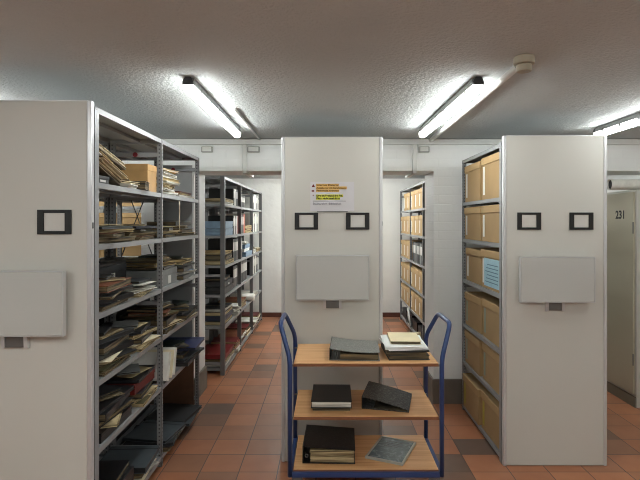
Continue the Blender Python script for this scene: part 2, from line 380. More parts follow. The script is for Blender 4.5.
def end_panel(t, w, d_front, top=2.164, off_x=0, frames=True, table_top=1.375, fz=1.6, table_dx=0, frame_dx=.165):
    """The enamelled end panel, its edge strips, label holders and folding table, all in t's space with y=d_front the visible face."""
    h = w/2
    p = part('end_panel', MB().box(-h+.022, h-.022, d_front, d_front+.02, .003, top), M_PANEL, t, bevel=.002)
    for s in (-1, 1):
        a, b = sorted((s*h, s*(h-.0215)))
        e = part('edge_strip', MB().box(a, b, d_front-.004, d_front+.026, .001, top+.003), M_TRIM, p, bevel=.004)
    part('side_return', MB().box(h+.0006, h+.0022, d_front+.026, d_front+.066, .005, top-.03).box(-h-.0022, -h-.0006, d_front+.026, d_front+.066, .005, top-.03), M_SHELF, p)
    part('top_strip', MB().box(-h+.0225, h-.0225, d_front+.001, d_front+.024, top+.0005, top+.005), M_TRIM, p)
    part('latch', MB().box(h+.0003, h+.003, d_front+.002, d_front+.014, fz-.03, fz-.002), M_STEEL, p)
    for s in (-1, 1):
        fx = s*frame_dx; y = d_front
        f = MB(); W, H = .078, .0565
        f.box(fx-W, fx-W+.03, y-.008, y-.0005, fz-H, fz+H).box(fx+W-.03, fx+W, y-.008, y-.0005, fz-H, fz+H)
        f.box(fx-W+.03, fx+W-.03, y-.008, y-.0005, fz-H, fz-H+.015).box(fx-W+.03, fx+W-.03, y-.008, y-.0005, fz+H-.015, fz+H)
        part('label_holder', f, M_BLACK, p, label='black plastic label holder', bevel=.0015)
        part('label_card', MB().box(fx-W+.031, fx+W-.031, y-.003, y-.0005, fz-H+.016, fz+H-.016), M_CARD, p)
    # folding writing table, folded down flat against the panel
    y = d_front; tz = table_top; x = table_dx
    tw, th = .237, .286
    tb = part('fold_down_table', MB().box(x-tw, x+tw, y-.056, y-.026, tz-th, tz), M_TABLE, t, bevel=.003)
    part('table_edge_band', MB().box(x-tw-.0005, x+tw+.0005, y-.0565, y-.0255, tz+.0003, tz+.004).box(x-tw-.0005, x+tw+.0005, y-.0565, y-.0255, tz-th-.004, tz-th-.0003)
         .box(x-tw-.004, x-tw-.0003, y-.0565, y-.0255, tz-th-.004, tz+.004).box(x+tw+.0003, x+tw+.004, y-.0565, y-.0255, tz-th-.004, tz+.004), M_TRIM, tb)
    for s in (-1, 1):
        br = MB().prism([(y-.0005, tz-th-.07), (y-.02, tz-th-.065), (y-.0255, tz-th+.02), (y-.0255, tz-.06), (y-.0005, tz-.02)], 'x', x+s*.052-.008, x+s*.052+.008)
        part('bracket', br, M_TRIM, tb)
    part('hinge_plate', MB().box(x-.043, x+.043, y-.016, y-.0005, tz-th-.062, tz-th+.05), M_STEEL, tb)
    return p

A_LV = [.07, .524, .847, 1.165, 1.493, 1.787]
XA = -1.427
rackA = rack('shelving_rack', 'grey steel rack crammed with loose folders behind the cropped end panel', XA-.341, XA+.341, 2.338, 2, .926, A_LV, 2.14, True, braces=[(1, 1.2, 2.1)])
end_panel(rackA, .682, -.048, top=2.156, frame_dx=.171, table_dx=-.004)
bpy.context.view_layer.update()
B_LV = [.05, .42, .74, 1.113, 1.455, 1.765]
XB = 1.489
rackB = rack('shelving_rack', 'grey steel rack of kraft archive boxes behind an end panel', XB-.341, XB+.341, 3.31, 1, .94, B_LV, 2.125, True)
end_panel(rackB, .682, -.044, fz=1.606, table_top=1.37, frame_dx=.171, table_dx=-.006)
XC = .027
rackC = rack('shelving_rack', 'grey steel rack end-on, central panel with notice, behind the blue trolley', XC-.337, XC+.337, 3.365, 1, .94, [.07, .5, .85, 1.17, 1.49, 1.79], 2.125, True)
end_panel(rackC, .674, -.044, fz=1.606, table_top=1.376, frame_dx=.171, table_dx=.003)

# red round stickers on the document rack's frame rungs
for x, y, lb in ((-1.26, 2.338+.926, 'on the frame between the bays'), (-1.30, 4.19, 'on the far frame'), (-1.60, 2.338+.926, 'deep in the rear half')):
    o = MB().prism([(.016*math.cos(k*math.pi/10), .016*math.sin(k*math.pi/10)) for k in range(20)], 'y', -.001, 0).build('round_sticker', M_RED, loc=(x, y-.0095, 2.04))
    tag(o, 'round red sticker at the top of the document rack, ' + lb, 'sticker', 'red stickers on the rack frames')

# notice on the central panel
t = thing('notice', 'laminated warning notice with highlighted lines on the central panel', 'notice', (.027, 3.365-.0446, 0))
y = -.0008
part('sheet', MB().box(-.145, .148, -.0008, 0, 1.672, 1.868), mat('notice_paper', (206, 204, 206), .35, noise=.02), t)
part('highlight_orange', MB().box(-.106, .045, -.0014, -.0009, 1.838, 1.855).box(-.106, .098, -.0014, -.0009, 1.818, 1.837).box(-.106, .048, -.0014, -.0009, 1.80, 1.817), mat('marker_orange', (226, 180, 96), .6, noise=.05), t)
part('highlight_yellow', MB().box(-.106, .074, -.0014, -.0009, 1.766, 1.784).box(-.106, .054, -.0014, -.0009, 1.748, 1.7655), mat('marker_yellow', (214, 214, 70), .6, noise=.05), t)
INK = mat('ink_brown', (84, 52, 20), .6, noise=0); INKB = mat('ink_black', (24, 24, 20), .6, noise=0); INKG = mat('ink_grey', (130, 130, 136), .6, noise=0)
for s, x, z, sz, wmax, m, b in (('Internes Material', -.104, 1.841, .017, .145, INK, .0003), ('Ausgabe nur mit Genehmigung', -.104, 1.822, .016, .2, INK, .0003),
                                ('Personelle Arbeiten', -.104, 1.804, .0165, .148, INK, .0003), ('Dies ist Bestand der Bib.', -.104, 1.770, .0165, .175, INKB, .0006),
                                ('Bitte nicht ausleihen', -.104, 1.752, .0165, .155, INKB, .0006), ('Stadtarchiv  Bibliothek', -.128, 1.716, .019, .19, INKG, .0002)):
    o = text('notice_text', s, sz, t, m, (x, -.0019, z), (R(90), 0, 0), bold=b)
    wd = o.dimensions.x
    if wd > 0: o.scale = (wmax/wd, 1, 1)
part('rule_line', MB().box(-.128, .092, -.0014, -.0009, 1.738, 1.741), INKB, t)
sy = MB().prism([(-.137, 1.832), (-.113, 1.832), (-.125, 1.853)], 'y', -.0014, -.0009)
sy.box(-.136, -.119, -.0014, -.0009, 1.802, 1.812).box(-.129, -.123, -.0014, -.0009, 1.772, 1.782)
part('warning_symbol', sy, mat('symbol_red', (112, 30, 30), .6, noise=0), t)
part('clip_strip', MB().box(-.10, .104, -.006, -.0009, 1.668, 1.672), M_STEEL, t)

# ------------------------------------------------------------------ archive boxes
def archive_box(x, y, z, w, h, d, label, group, face=-1, slip='white', yaw=0, blue=False, axis='x', parts=True):
    """w along the shelf, d into it; the front faces -x (face -1), or -y when axis is y."""
    if axis == 'x': rot = (0, 0, yaw + (0 if face < 0 else math.pi))
    else: rot = (0, 0, math.pi/2 + yaw)
    t = thing('archive_box', label, 'archive box', (x, y, z), rot, group)
    lh = .055
    part('body', MB().box(0.006, d-.006, -w/2+.006, w/2-.006, 0, h-lh+.01), M_KRAFT, t, bevel=.003)
    part('lid', MB().box(0, d, -w/2, w/2, h-lh, h), M_KRAFTLID, t, bevel=.004)
    m = {'white': mat('slip_white', (222, 220, 210), .6, noise=0), 'green': mat('slip_sage', (140, 148, 128), .6, noise=0),
         'yellow': mat('slip_yellow', (176, 160, 58), .6, noise=0)}[slip]
    if parts:
        sd = w/2 - .052
        part('label_slip', MB().box(.0048, .0058, sd-.024, sd+.018, .035, h-lh-.012), m, t, label=slip+' paper slip')
        if blue:
            part('blue_sheet', MB().box(.0036, .0047, -w/2+.05, w/2-.07, .02, h-lh-.005), mat('blue_sheet', (158, 196, 208), .6, noise=.08, nscale=30), t, label='pale blue printed sheet')
            ln = MB()
            for k in range(6): ln.box(.003, .0035, -w/2+.07, w/2-.1-.02*(k % 3), .05+k*.025, .056+k*.025)
            part('printed_lines', ln, mat('print_blue_grey', (90, 120, 140), .6, noise=0), t)
    return t
ORD = ['bottom', 'fifth', 'fourth', 'third', 'second', 'top']
slips = ['yellow', 'green', 'green', 'white', 'white', 'white']
for i, z in enumerate(B_LV):
    for k in range(2):
        y = 3.31 + .245 + k*.455 + rnd.uniform(-.002, .002)
        gap = (2.125 if i == 5 else B_LV[i+1]) - z - .034
        h = min(gap-.012, (.30 if i == 5 else .27) + (.012 if k == 0 else 0))
        archive_box(XB-.341+.006+rnd.uniform(0, .012) - (.02 if i == 0 and k else 0), y, z+.0008, .432, h, .305,
                    f"kraft archive box on the {ORD[i]} shelf of the archive rack, " + ('next to the panel' if k == 0 else 'next to the wall'),
                    'kraft boxes in the archive rack', slip=slips[i], yaw=R(rnd.uniform(-1.0, 1.0)), blue=(i == 3 and k == 0))

# ------------------------------------------------------------------ folders, books, bundles
NAMES = {'folder': ('folder', 'folder'), 'book': ('bound_volume', 'book'), 'bundle': ('document_bundle', 'document bundle'), 'box': ('storage_box', 'box'),
         'flat': ('portfolio', 'portfolio'), 'binder': ('ring_binder', 'binder'), 'papers': ('paper_sheaf', 'papers')}
def item(kind, col, L, W, T, loc, rot, label, group, pages=None, front=1, simple=False):
    """L along y, W along x, T up; front=+1 means the open edge faces +x."""
    nm, cat = NAMES[kind]
    pages = pages or M_PAGES
    if kind in ('papers', 'bundle') :
        mb = MB(); n = max(3, min(9, int(T/.006))); h = T/n
        for k in range(n):
            M = Matrix.Rotation(R(rnd.uniform(-2.5, 2.5)), 4, 'Z') @ Matrix.Translation((rnd.uniform(-.008, .008), rnd.uniform(-.010, .010), 0))
            s = rnd.uniform(.93, 1)
            mb.box(-W/2*s, W/2*s, -L/2*s, L/2*s, k*h, (k+1)*h-.0005, 0, M)
        if kind == 'papers' or simple:
            o = mb.build(nm, cm(col) if simple else pages, loc=loc, rot=rot); return tag(o, label, cat, group)
        t = thing(nm, label, cat, loc, rot, group)
        part('pages', mb, pages, t)
        part('cover', MB().box(-W/2, W/2, -L/2, L/2, T-.0003, T+.0016).box(-W/2-.001*1, -W/2, -L/2, L/2, .004, T+.0016), cm(col), t)
        # string tied round the bundle
        part('string', MB().box(-W/2-.004, W/2+.004, -.0015, .0015, T+.0018, T+.0032), cm('cream'), t)
        return t
    if simple:
        o = MB().box(-W/2, W/2, -L/2, L/2, 0, T).build(nm, cm(col), loc=loc, rot=rot, bevel=.003); return tag(o, label, cat, group)
    t = thing(nm, label, cat, loc, rot, group)
    c = .0028 if kind != 'binder' else .003
    if kind in ('folder', 'book', 'binder', 'flat'):
        s = -front
        sx0, sx1 = sorted((s*W/2, s*(W/2-c)))
        cv = MB().box(-W/2, W/2, -L/2, L/2, 0, c).box(-W/2, W/2, -L/2, L/2, T-c, T).box(sx0, sx1, -L/2, L/2, c, T-c)
        part('cover', cv, cm(col, .38 if kind in ('book', 'flat', 'binder') else .6), t, bevel=.001)
        ins = {'folder': .006, 'book': .006, 'binder': .012, 'flat': .004}[kind]
        a, b = sorted((s*(W/2-c-.0005), -s*(W/2-ins)))
        part('pages', MB().box(a, b, -L/2+ins, L/2-ins, c+.0004, T-c-.0004), pages if kind != 'flat' else cm('dark grey'), t)
        if kind == 'flat':
            part('elastic_band', MB().box(-W/2, W/2, L/2-.05, L/2-.043, T+.0002, T+.0012), M_BLACK, t)
        if kind == 'binder':
            part('finger_ring', MB().box(*sorted((s*(W/2+.0002), s*(W/2+.001))), -L/2+.05, -L/2+.075, T*.3, T*.7), M_STEEL, t)
    elif kind == 'box':
        lh = min(.04, T*.4)
        part('body', MB().box(-W/2+.002, W/2-.002, -L/2+.002, L/2-.002, 0, T-lh+.004), cm(col), t, bevel=.002)
        part('lid', MB().box(-W/2, W/2, -L/2, L/2, T-lh, T), cm(col), t, bevel=.002)
        if 'grey' in col: part('label_tag', MB().box(W/2-.0018, W/2-.0012, -.03, .03, .01, max(.02, T-lh-.006)), M_CARD, t)
    return t
UP = ['bottom', 'second up', 'third up', 'fourth up', 'fifth up', 'sixth up', 'seventh up', 'eighth up', 'ninth up', 'tenth up', 'eleventh up']
SH = {0: 'bottom', 1: 'fifth', 2: 'fourth', 3: 'third', 4: 'second', 5: 'top'}
def pile(x, y, z, spec, shelf, place, rackname='document rack', tilt=0, group='folders in the document rack', front=1, jit=4, simple=False):
    """spec: (kind, colour, L, W, T[, yaw, dx, dy, pages])"""
    zz = 0.0006
    if rackname == 'document rack' and place in (PA, PB_, PC, PD) and shelf in (1, 2, 3, 4) and tilt == 0 and front == 1:
        # loose odds and ends left on top of the pile
        spec = list(spec) + [('papers', rnd.choice(['beige', 'khaki', 'cream', 'dark grey', 'olive']), rnd.uniform(.18, .23), rnd.uniform(.13, .17), rnd.uniform(.005, .009), rnd.uniform(-38, 38), .05, rnd.uniform(-.04, .04))]
        if shelf != 4: spec.append(('folder', rnd.choice(['black', 'dark grey', 'dark green', 'grey']), rnd.uniform(.17, .21), rnd.uniform(.13, .16), .012, rnd.uniform(-25, 25), .03, rnd.uniform(-.03, .03), M_PAGED))
    n = len(spec)
    for i, s in enumerate(spec):
        kind, col, L, W, T = s[:5]
        yaw = s[5] if len(s) > 5 and s[5] is not None else rnd.uniform(-jit, jit)
        if rackname == 'document rack' and 0 < i and kind != 'box' and T < .03 and abs(yaw) < 10: yaw *= 1.55
        dx = s[6] if len(s) > 6 else rnd.uniform(-.012, .012); dy = s[7] if len(s) > 7 else rnd.uniform(-.02, .02)
        pg = s[8] if len(s) > 8 else rnd.choice([M_PAGES, M_PAGES, M_PAGEW, M_PAGED])
        nz = Vector((0, math.sin(tilt), math.cos(tilt)))
        ny = Vector((0, math.cos(tilt), -math.sin(tilt)))
        p = Vector((x+dx, y, z)) + nz*zz + ny*dy
        pos = 'topmost' if i == n-1 and n > 1 else (UP[i] if n > 1 else 'alone')
        fr = -front if (rackname == 'document rack' and kind in ('folder', 'book') and 'dark' in col + 'dark' * (col == 'black') and rnd.random() < .55) else front
        word = NAMES[kind][0].replace('_', ' ')
        item(kind, col, L, W, T, p, tuple((Matrix.Rotation(-tilt, 3, 'X') @ Matrix.Rotation(R(yaw), 3, 'Z')).to_euler()), f"{col} {word}, {pos} on {SH[shelf]} shelf of {rackname}, {place}", group, pg, fr, simple)
        zz += T + .0035

X0 = -1.252
PA, PB_, PC, PD = 'beside the panel', 'before the middle post', 'past the middle post', 'at the far end'
def zs(i): return A_LV[i]
# top shelf
D_, P_, W_ = M_PAGED, M_PAGES, M_PAGEW
pile(X0, 2.535, zs(5)+.05, [('bundle', 'beige', .31, .29, .017, None, 0, 0), ('bundle', 'cream', .30, .31, .016), ('folder', 'beige', .31, .31, .014), ('bundle', 'khaki', .30, .30, .018), ('bundle', 'cream', .31, .31, .015),
     ('folder', 'cream', .30, .31, .014)], 5, PA, tilt=R(15))
pile(-1.24, 2.46, zs(5), [('box', 'dark grey', .14, .26, .04, 0, 0, 0)], 5, 'propping the leaning stack')
pile(-1.17, 2.775, zs(5), [('bundle', 'cream', .18, .17, .022, 8, 0, 0), ('folder', 'cream', .17, .16, .012, -14, 0, 0), ('papers', 'white', .15, .14, .008, 20, 0, 0)], 5, 'next to the binder')
pile(-1.165, 2.95, zs(5), [('book', 'black', .13, .19, .05, 10, 0, 0, D_)], 5, PB_, front=-1)
pile(-1.24, 3.135, zs(5), [('box', 'tan', .16, .27, .17, 0, 0, 0)], 5, 'behind the binder')
pile(X0+.02, 3.475, zs(5), [('bundle', 'khaki', .31, .27, .022), ('bundle', 'beige', .30, .27, .02), ('bundle', 'khaki', .31, .28, .021), ('bundle', 'cream', .30, .28, .018), ('folder', 'khaki', .31, .27, .018),
     ('bundle', 'beige', .29, .27, .02), ('bundle', 'khaki', .30, .27, .02), ('folder', 'beige', .29, .27, .014)], 5, PC, jit=8)
pile(X0, 3.93, zs(5), [('bundle', 'dark red', .38, .29, .018), ('folder', 'khaki', .36, .29, .012), ('folder', 'dark red', .34, .27, .01)], 5, PD)
# second shelf
pile(X0+.01, 2.60, zs(4), [('bundle', 'olive', .40, .30, .026, -4, 0, 0, D_), ('bundle', 'brown', .36, .28, .02, 9, .01, 0, D_), ('bundle', 'khaki', .38, .27, .014, -7, 0, 0, P_), ('flat', 'dark green', .44, .30, .014, 2, 0, 0)], 4, PA)
pile(X0+.01, 3.02, zs(4), [('bundle', 'brown', .29, .30, .022, 5, 0, 0, D_), ('bundle', 'olive', .30, .28, .024, -7, 0, 0, D_), ('folder', 'black', .28, .28, .012, 4, 0, 0, D_), ('flat', 'navy blue', .30, .30, .012, -2, 0, 0)], 4, PB_)
pile(X0+.01, 3.48, zs(4), [('folder', 'dark grey', .31, .29, .022, 5, 0, 0, D_), ('bundle', 'beige', .30, .28, .018, -6, 0, 0, P_), ('folder', 'black', .30, .28, .02, 8, 0, 0, D_)], 4, PC)
pile(X0+.01, 3.89, zs(4), [('bundle', 'khaki', .38, .29, .022, -5, 0, 0, D_), ('folder', 'black', .37, .29, .03, 3, 0, 0, D_), ('bundle', 'beige', .34, .27, .016, 9, 0, 0, D_), ('book', 'black', .28, .24, .03, -8, 0, 0, D_)], 4, PD)
# third shelf
pile(X0+.01, 2.59, zs(3), [('bundle', 'dark grey', .38, .30, .022, 3, 0, 0, D_), ('book', 'black', .36, .29, .024, -6, 0, 0, D_), ('bundle', 'dark grey', .37, .29, .014, 8, 0, 0, D_), ('folder', 'black', .38, .29, .016, -3, 0, 0, W_), ('folder', 'brown', .38, .30, .034, 5, .01, .0, D_)], 3, PA)
pile(-1.19, 3.0, zs(3), [('papers', 'dark grey', .30, .18, .02, 6, 0, 0), ('papers', 'slate grey', .28, .18, .016, -10, .01, 0), ('papers', 'white', .20, .15, .008, 22, .01, -.02), ('papers', 'cream', .18, .12, .008, -16, .0, .05)], 3, PB_)
pile(-1.352, 3.02, zs(3), [('box', 'dark grey', .40, .10, .17, 0, 0, 0), ('folder', 'black', .38, .10, .02, 0, 0, 0), ('flat', 'black', .34, .10, .014, 0, 0, 0)], 3, 'at the back')
pile(X0, 3.47, zs(3), [('box', 'grey', .34, .30, .11, 0, .0, 0), ('folder', 'black', .32, .29, .016, 3, 0, 0, D_), ('folder', 'khaki', .30, .27, .022, -7, 0, 0, D_), ('bundle', 'olive', .29, .26, .02, 6, 0, 0, D_)], 3, PC)
pile(X0+.01, 3.90, zs(3), [('folder', 'black', .36, .30, .03, 3, 0, 0, D_), ('bundle', 'pale blue', .34, .28, .02, -8, 0, 0, W_), ('folder', 'black', .36, .29, .03, 5, 0, 0, D_), ('folder', 'dark green', .34, .28, .02, -4, 0, 0, D_), ('bundle', 'khaki', .36, .28, .025, 2, 0, 0, P_)], 3, PD)
# fourth shelf
pile(X0+.01, 2.595, zs(2), [('bundle', 'olive', .38, .30, .03, 3, 0, 0, D_), ('bundle', 'dark grey', .36, .30, .02, -8, .01, 0, D_), ('bundle', 'cream', .38, .29, .012, 6, .01, 0, P_), ('folder', 'black', .37, .29, .028, -4, 0, 0, D_), ('book', 'black', .38, .29, .036, 4, 0, 0, D_), ('flat', 'dark grey', .38, .28, .024, -7, 0, 0)], 2, PA)
pile(X0+.01, 3.01, zs(2), [('bundle', 'beige', .30, .30, .022, 3, .01, 0, P_), ('bundle', 'cream', .29, .30, .016, -7, .02, 0, P_), ('folder', 'black', .30, .29, .026, 5, 0, 0, D_), ('bundle', 'dark grey', .28, .29, .024, -5, 0, 0, P_), ('flat', 'black', .30, .28, .02, 6, 0, 0)], 2, PB_)
pile(X0+.01, 3.485, zs(2), [('bundle', 'dark grey', .33, .30, .03, 4, 0, 0, D_), ('folder', 'beige', .33, .30, .014, -6, .01, 0, D_), ('book', 'black', .31, .29, .04, 5, 0, 0, D_), ('bundle', 'olive', .30, .28, .02, -9, 0, 0, D_), ('folder', 'brown', .28, .25, .02, 12, 0, 0, D_), ('folder', 'black', .26, .22, .02, -10, 0, 0, P_)], 2, PC)
pile(X0+.015, 3.91, zs(2), [('bundle', 'cream', .36, .31, .016, -3, .01, 0, P_), ('folder', 'black', .36, .31, .03, 4, .01, 0, D_), ('flat', 'dark grey', .35, .30, .02, -3, .01, 0), ('bundle', 'dark grey', .32, .28, .018, 9, 0, 0, D_)], 2, PD)
# fifth shelf
pile(X0+.01, 2.60, zs(1), [('box', 'black', .38, .29, .05, 0, 0, 0), ('papers', 'cream', .30, .24, .012, 16, .03, 0), ('folder', 'black', .38, .29, .03, -5, 0, 0, D_), ('book', 'black', .38, .29, .036, 5, 0, 0, D_), ('flat', 'black', .39, .30, .02, -2, 0, 0)], 1, PA)
pile(X0+.01, 3.02, zs(1), [('bundle', 'olive', .29, .30, .022, 5, .01, 0, P_), ('papers', 'dark grey', .28, .29, .018, -6, .01, 0), ('folder', 'black', .28, .29, .03, 6, 0, 0, D_), ('box', 'dark red', .33, .27, .06, 0, 0, 0), ('flat', 'black', .31, .29, .02, 2, 0, 0)], 1, PB_)
part('side_sheet', MB().box(-.315, .0, 1.8715, 1.8735, .5, 2.08), mat('grey_side_sheet', (150, 151, 150), .35, noise=.04), rackA, loc=(.28, 0, 0))
pile(X0+.02, 3.83, zs(1), [('flat', 'dark grey', .42, .33, .03, 2, .02, .08), ('flat', 'slate grey', .40, .31, .018, -5, .04, .08), ('folder', 'black', .38, .29, .03, 3, 0, .06, D_), ('flat', 'dark grey', .38, .30, .016, -3, 0, .07), ('flat', 'blue', .36, .33, .018, 2, .06, .1)], 1, PD)
# bottom shelf
pile(X0, 2.62, zs(0), [('box', 'black', .40, .31, .15, 0, 0, 0), ('folder', 'black', .38, .29, .03, 4, 0, 0, D_)], 0, PA)
pile(X0+.01, 3.02, zs(0), [('bundle', 'cream', .29, .30, .022, 4, .01, 0, P_), ('papers', 'white', .28, .29, .01, -8, .02, 0), ('bundle', 'olive', .29, .29, .03, 5, .01, 0, D_), ('flat', 'slate grey', .29, .30, .035, 3, .03, 0)], 0, PB_)
pile(X0+.03, 3.47, zs(0), [('bundle', 'dark grey', .33, .32, .03, 2, 0, 0, D_), ('flat', 'dark grey', .33, .32, .024, 5, .01, 0), ('flat', 'slate grey', .31, .31, .02, -6, .02, 0)], 0, PC)
pile(X0+.035, 3.90, zs(0), [('flat', 'slate grey', .36, .33, .02, 2, .01, 0), ('flat', 'dark grey', .34, .32, .02, -6, .01, 0)], 0, PD)
# standing items
def upright(x, y, z, w, d, h, col, label, group, lean=0, kind='ring_binder', cat='binder', slip=True, face=1):
    t = thing(kind, label, cat, (x, y, z), (lean, 0, 0), group)
    c = .003
    cv = MB().box(-d/2, d/2, -w/2, -w/2+c, 0, h).box(-d/2, d/2, w/2-c, w/2, 0, h)
    a, b = sorted((face*d/2, face*(d/2-c))); cv.box(a, b, -w/2+c, w/2-c, 0, h)
    part('cover', cv, cm(col, .4), t)
    a, b = sorted((face*(d/2-c-.001), -face*(d/2-.01)))
    part('pages', MB().box(a, b, -w/2+c+.0005, w/2-c-.0005, .006, h-.012), M_PAGEW, t)
    if slip:
        a, b = sorted((face*(d/2+.0002), face*(d/2+.001)))
        part('spine_label', MB().box(a, b, -w/2+.008, w/2-.008, h*.45, h*.85), M_CARD, t)
    return t
for k, (cl, y) in enumerate((('white', 3.335), ('cream', 3.40), ('white', 3.465))):
    upright(X0+.03, y, zs(1)+.001+.012, .045, .30, .185, cl, f"{cl} binder leaning on the fifth shelf of document rack, {['nearest the middle post', 'between two white ones', 'farther from the post'][k]}", 'leaning white binders', lean=R(-16), slip=False)
t = thing('drawing_board', 'brown board standing on edge above the bottom shelf portfolios', 'board', (-1.255, 4.135, zs(0)+.0008))
part('board', MB().box(-.14, .14, -.006, .006, 0, .41), mat('brown_board', (92, 62, 42), .6, noise=.2, nscale=10), t, bevel=.002)
part('edge_tape', MB().box(-.14, .14, -.0075, .0075, .4102, .413), cm('black'), t)
# hanging string from the top shelf
tag(MB().tube([(-1.082, 3.62, 1.752), (-1.078, 3.622, 1.68), (-1.083, 3.625, 1.60), (-1.079, 3.628, 1.53)], .003, 6).build('string', cm('cream')), 'loose cream string hanging over the lip of the top shelf', 'string')
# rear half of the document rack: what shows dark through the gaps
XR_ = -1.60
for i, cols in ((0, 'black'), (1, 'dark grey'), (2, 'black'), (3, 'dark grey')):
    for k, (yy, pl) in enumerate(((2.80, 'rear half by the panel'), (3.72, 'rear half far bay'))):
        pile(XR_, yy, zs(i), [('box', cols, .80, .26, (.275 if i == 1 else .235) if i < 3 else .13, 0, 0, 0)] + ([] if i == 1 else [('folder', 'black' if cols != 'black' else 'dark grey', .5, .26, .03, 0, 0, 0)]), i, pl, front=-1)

# ------------------------------------------------------------------ back room, binder rack
XD1 = -1.078; XD0 = -1.42; DL = [.06, .50, .83, 1.14, 1.454, 1.788]
rackD = rack('shelving_rack', 'three-bay grey rack of binders and papers in the back room', XD0-.345, XD1, 5.21, 3, .97, DL, 2.076, True, pw=.022, pmat=mat('slate_grey_post_enamel', (104, 104, 104), .4, noise=.04))
GD = 'files in the back room binder rack'; XDm = (XD1 + (-1.42))/2 - .0
BAYN = ['first bay', 'middle bay', 'last bay']
CN = {0: 'bottom', 1: 'fifth', 2: 'fourth', 3: 'third', 4: 'second', 5: 'top'}
def stand(b, lv, ys, wdth, h, cols, extra=''):
    for k, c in enumerate(cols):
        upright(-1.245, 5.21+b*.97+ys+k*(wdth+.006), DL[lv]+.0008, wdth, .29, h, c,
                f"{c} binder, {['first', 'second', 'third', 'fourth', 'fifth', 'sixth', 'seventh'][k]} along the {CN[lv]} shelf, {BAYN[b]} of binder rack" + extra, GD, slip=c in ('black', 'dark grey', 'navy blue'))
def lie(b, lv, ys, spec, place=''):
    pile(-1.245, 5.21+b*.97+ys, DL[lv], spec, lv, BAYN[b] + place, 'binder rack', group=GD)
# first bay, nearest
lie(0, 5, .33, [('bundle', 'khaki', .50, .30, .03), ('bundle', 'olive', .5, .3, .03)]); stand(0, 5, .62, .06, .2, ['dark grey', 'white', 'black', 'dark grey'])
lie(0, 4, .30, [('box', 'pale blue', .40, .31, .075, 0, 0, 0), ('box', 'pale blue', .40, .31, .075, 0, 0, 0)]); stand(0, 4, .60, .06, .22, ['black', 'white', 'dark grey', 'white', 'red'])
lie(0, 3, .30, [('folder', 'olive', .44, .3, .05), ('folder', 'black', .44, .3, .05), ('bundle', 'khaki', .4, .3, .03)]); stand(0, 3, .60, .075, .26, ['black', 'dark grey', 'black', 'black'])
lie(0, 2, .30, [('box', 'black', .46, .31, .07, 0, 0, 0), ('box', 'dark grey', .44, .30, .06, 0, 0, 0), ('folder', 'black', .42, .28, .03)]); stand(0, 2, .62, .08, .25, ['black', 'black', 'dark grey'])
lie(0, 1, .32, [('folder', 'black', .48, .3, .04), ('box', 'navy blue', .46, .3, .05), ('folder', 'dark grey', .46, .3, .04), ('bundle', 'dark grey', .44, .28, .03)])
lie(0, 1, .76, [('papers', 'white', .26, .28, .04, 8, .04, 0, M_PAGEW), ('papers', 'cream', .24, .26, .03, -12, .05, 0, M_PAGEW), ('papers', 'white', .22, .24, .03, 14, .05, 0, M_PAGEW)])
lie(0, 0, .32, [('papers', 'cream', .48, .31, .04, 0, 0, 0, M_PAGEW), ('bundle', 'olive', .48, .31, .03), ('box', 'red', .46, .31, .05, 0, 0, 0)])
lie(0, 0, .78, [('papers', 'white', .28, .32, .04, 6, .02, 0, M_PAGEW), ('book', 'red', .28, .31, .05), ('folder', 'dark red', .26, .3, .03)])
# middle bay
stand(1, 5, .10, .08, .15, ['dark grey', 'black', 'dark grey', 'black']); lie(1, 4, .66, [('bundle', 'orange', .42, .3, .05), ('folder', 'dark grey', .4, .3, .05)])
stand(1, 4, .10, .08, .25, ['white', 'dark grey', 'black', 'orange']); stand(1, 3, .10, .07, .26, ['black', 'black'])
lie(1, 3, .62, [('box', 'pale blue', .5, .32, .06, 0, .01, 0), ('box', 'white', .48, .31, .04), ('box', 'pale blue', .46, .31, .05), ('papers', 'white', .4, .28, .03, 5, 0, 0, M_PAGEW)])
stand(1, 2, .10, .08, .27, ['black', 'dark grey', 'black', 'black', 'dark grey', 'black'])
lie(1, 1, .3, [('folder', 'dark red', .4, .3, .05), ('bundle', 'brown', .4, .3, .04)])
tag(MB().tube([(-1.36, 6.98, DL[1]+.0525), (-1.03, 6.95, DL[1]+.0525)], .05, 16).build('paper_roll', cm('white')), 'rolled white plan sticking out of the binder rack in the back room', 'paper roll')
lie(1, 1, .72, [])
lie(1, 0, .28, [('folder', 'dark red', .44, .3, .05), ('bundle', 'brown', .42, .3, .04)]); lie(1, 0, .72, [('folder', 'cream', .3, .3, .05), ('book', 'dark red', .3, .3, .05)], ' by far post')
# last bay
stand(2, 5, .10, .09, .22, ['white', 'black', 'white', 'white', 'dark grey', 'white', 'black']); stand(2, 4, .10, .09, .27, ['white', 'white', 'black', 'white', 'white', 'navy blue', 'white'])
lie(2, 3, .3, [('papers', 'white', .4, .3, .05, 3, 0, 0, M_PAGEW), ('bundle', 'white', .36, .28, .04)]); lie(2, 3, .74, [('bundle', 'cream', .32, .3, .05)], ' by far post')
stand(2, 2, .10, .09, .26, ['black', 'white', 'black', 'white', 'black', 'black'])
lie(2, 1, .35, [('papers', 'white', .4, .3, .04, 0, .02, 0, M_PAGEW)])
lie(2, 0, .3, [('folder', 'dark red', .42, .32, .05), ('papers', 'cream', .36, .3, .03, 0, .03, 0, M_PAGEW)]); lie(2, 0, .74, [('bundle', 'cream', .36, .34, .05), ('folder', 'dark red', .3, .3, .03)], ' by far post')
# the half behind: a few dark files seen end-on
for lv, c in ((0, 'dark grey'), (1, 'black'), (2, 'dark grey'), (3, 'olive'), (4, 'black'), (5, 'olive')):
    pile(-1.595, 5.21+.30, DL[lv], [('box' if c != 'olive' else 'folder', c, .46, .28, .10 if lv != 5 else .05, 0, 0, 0)], lv, 'rear half', 'binder rack', group=GD, front=-1)

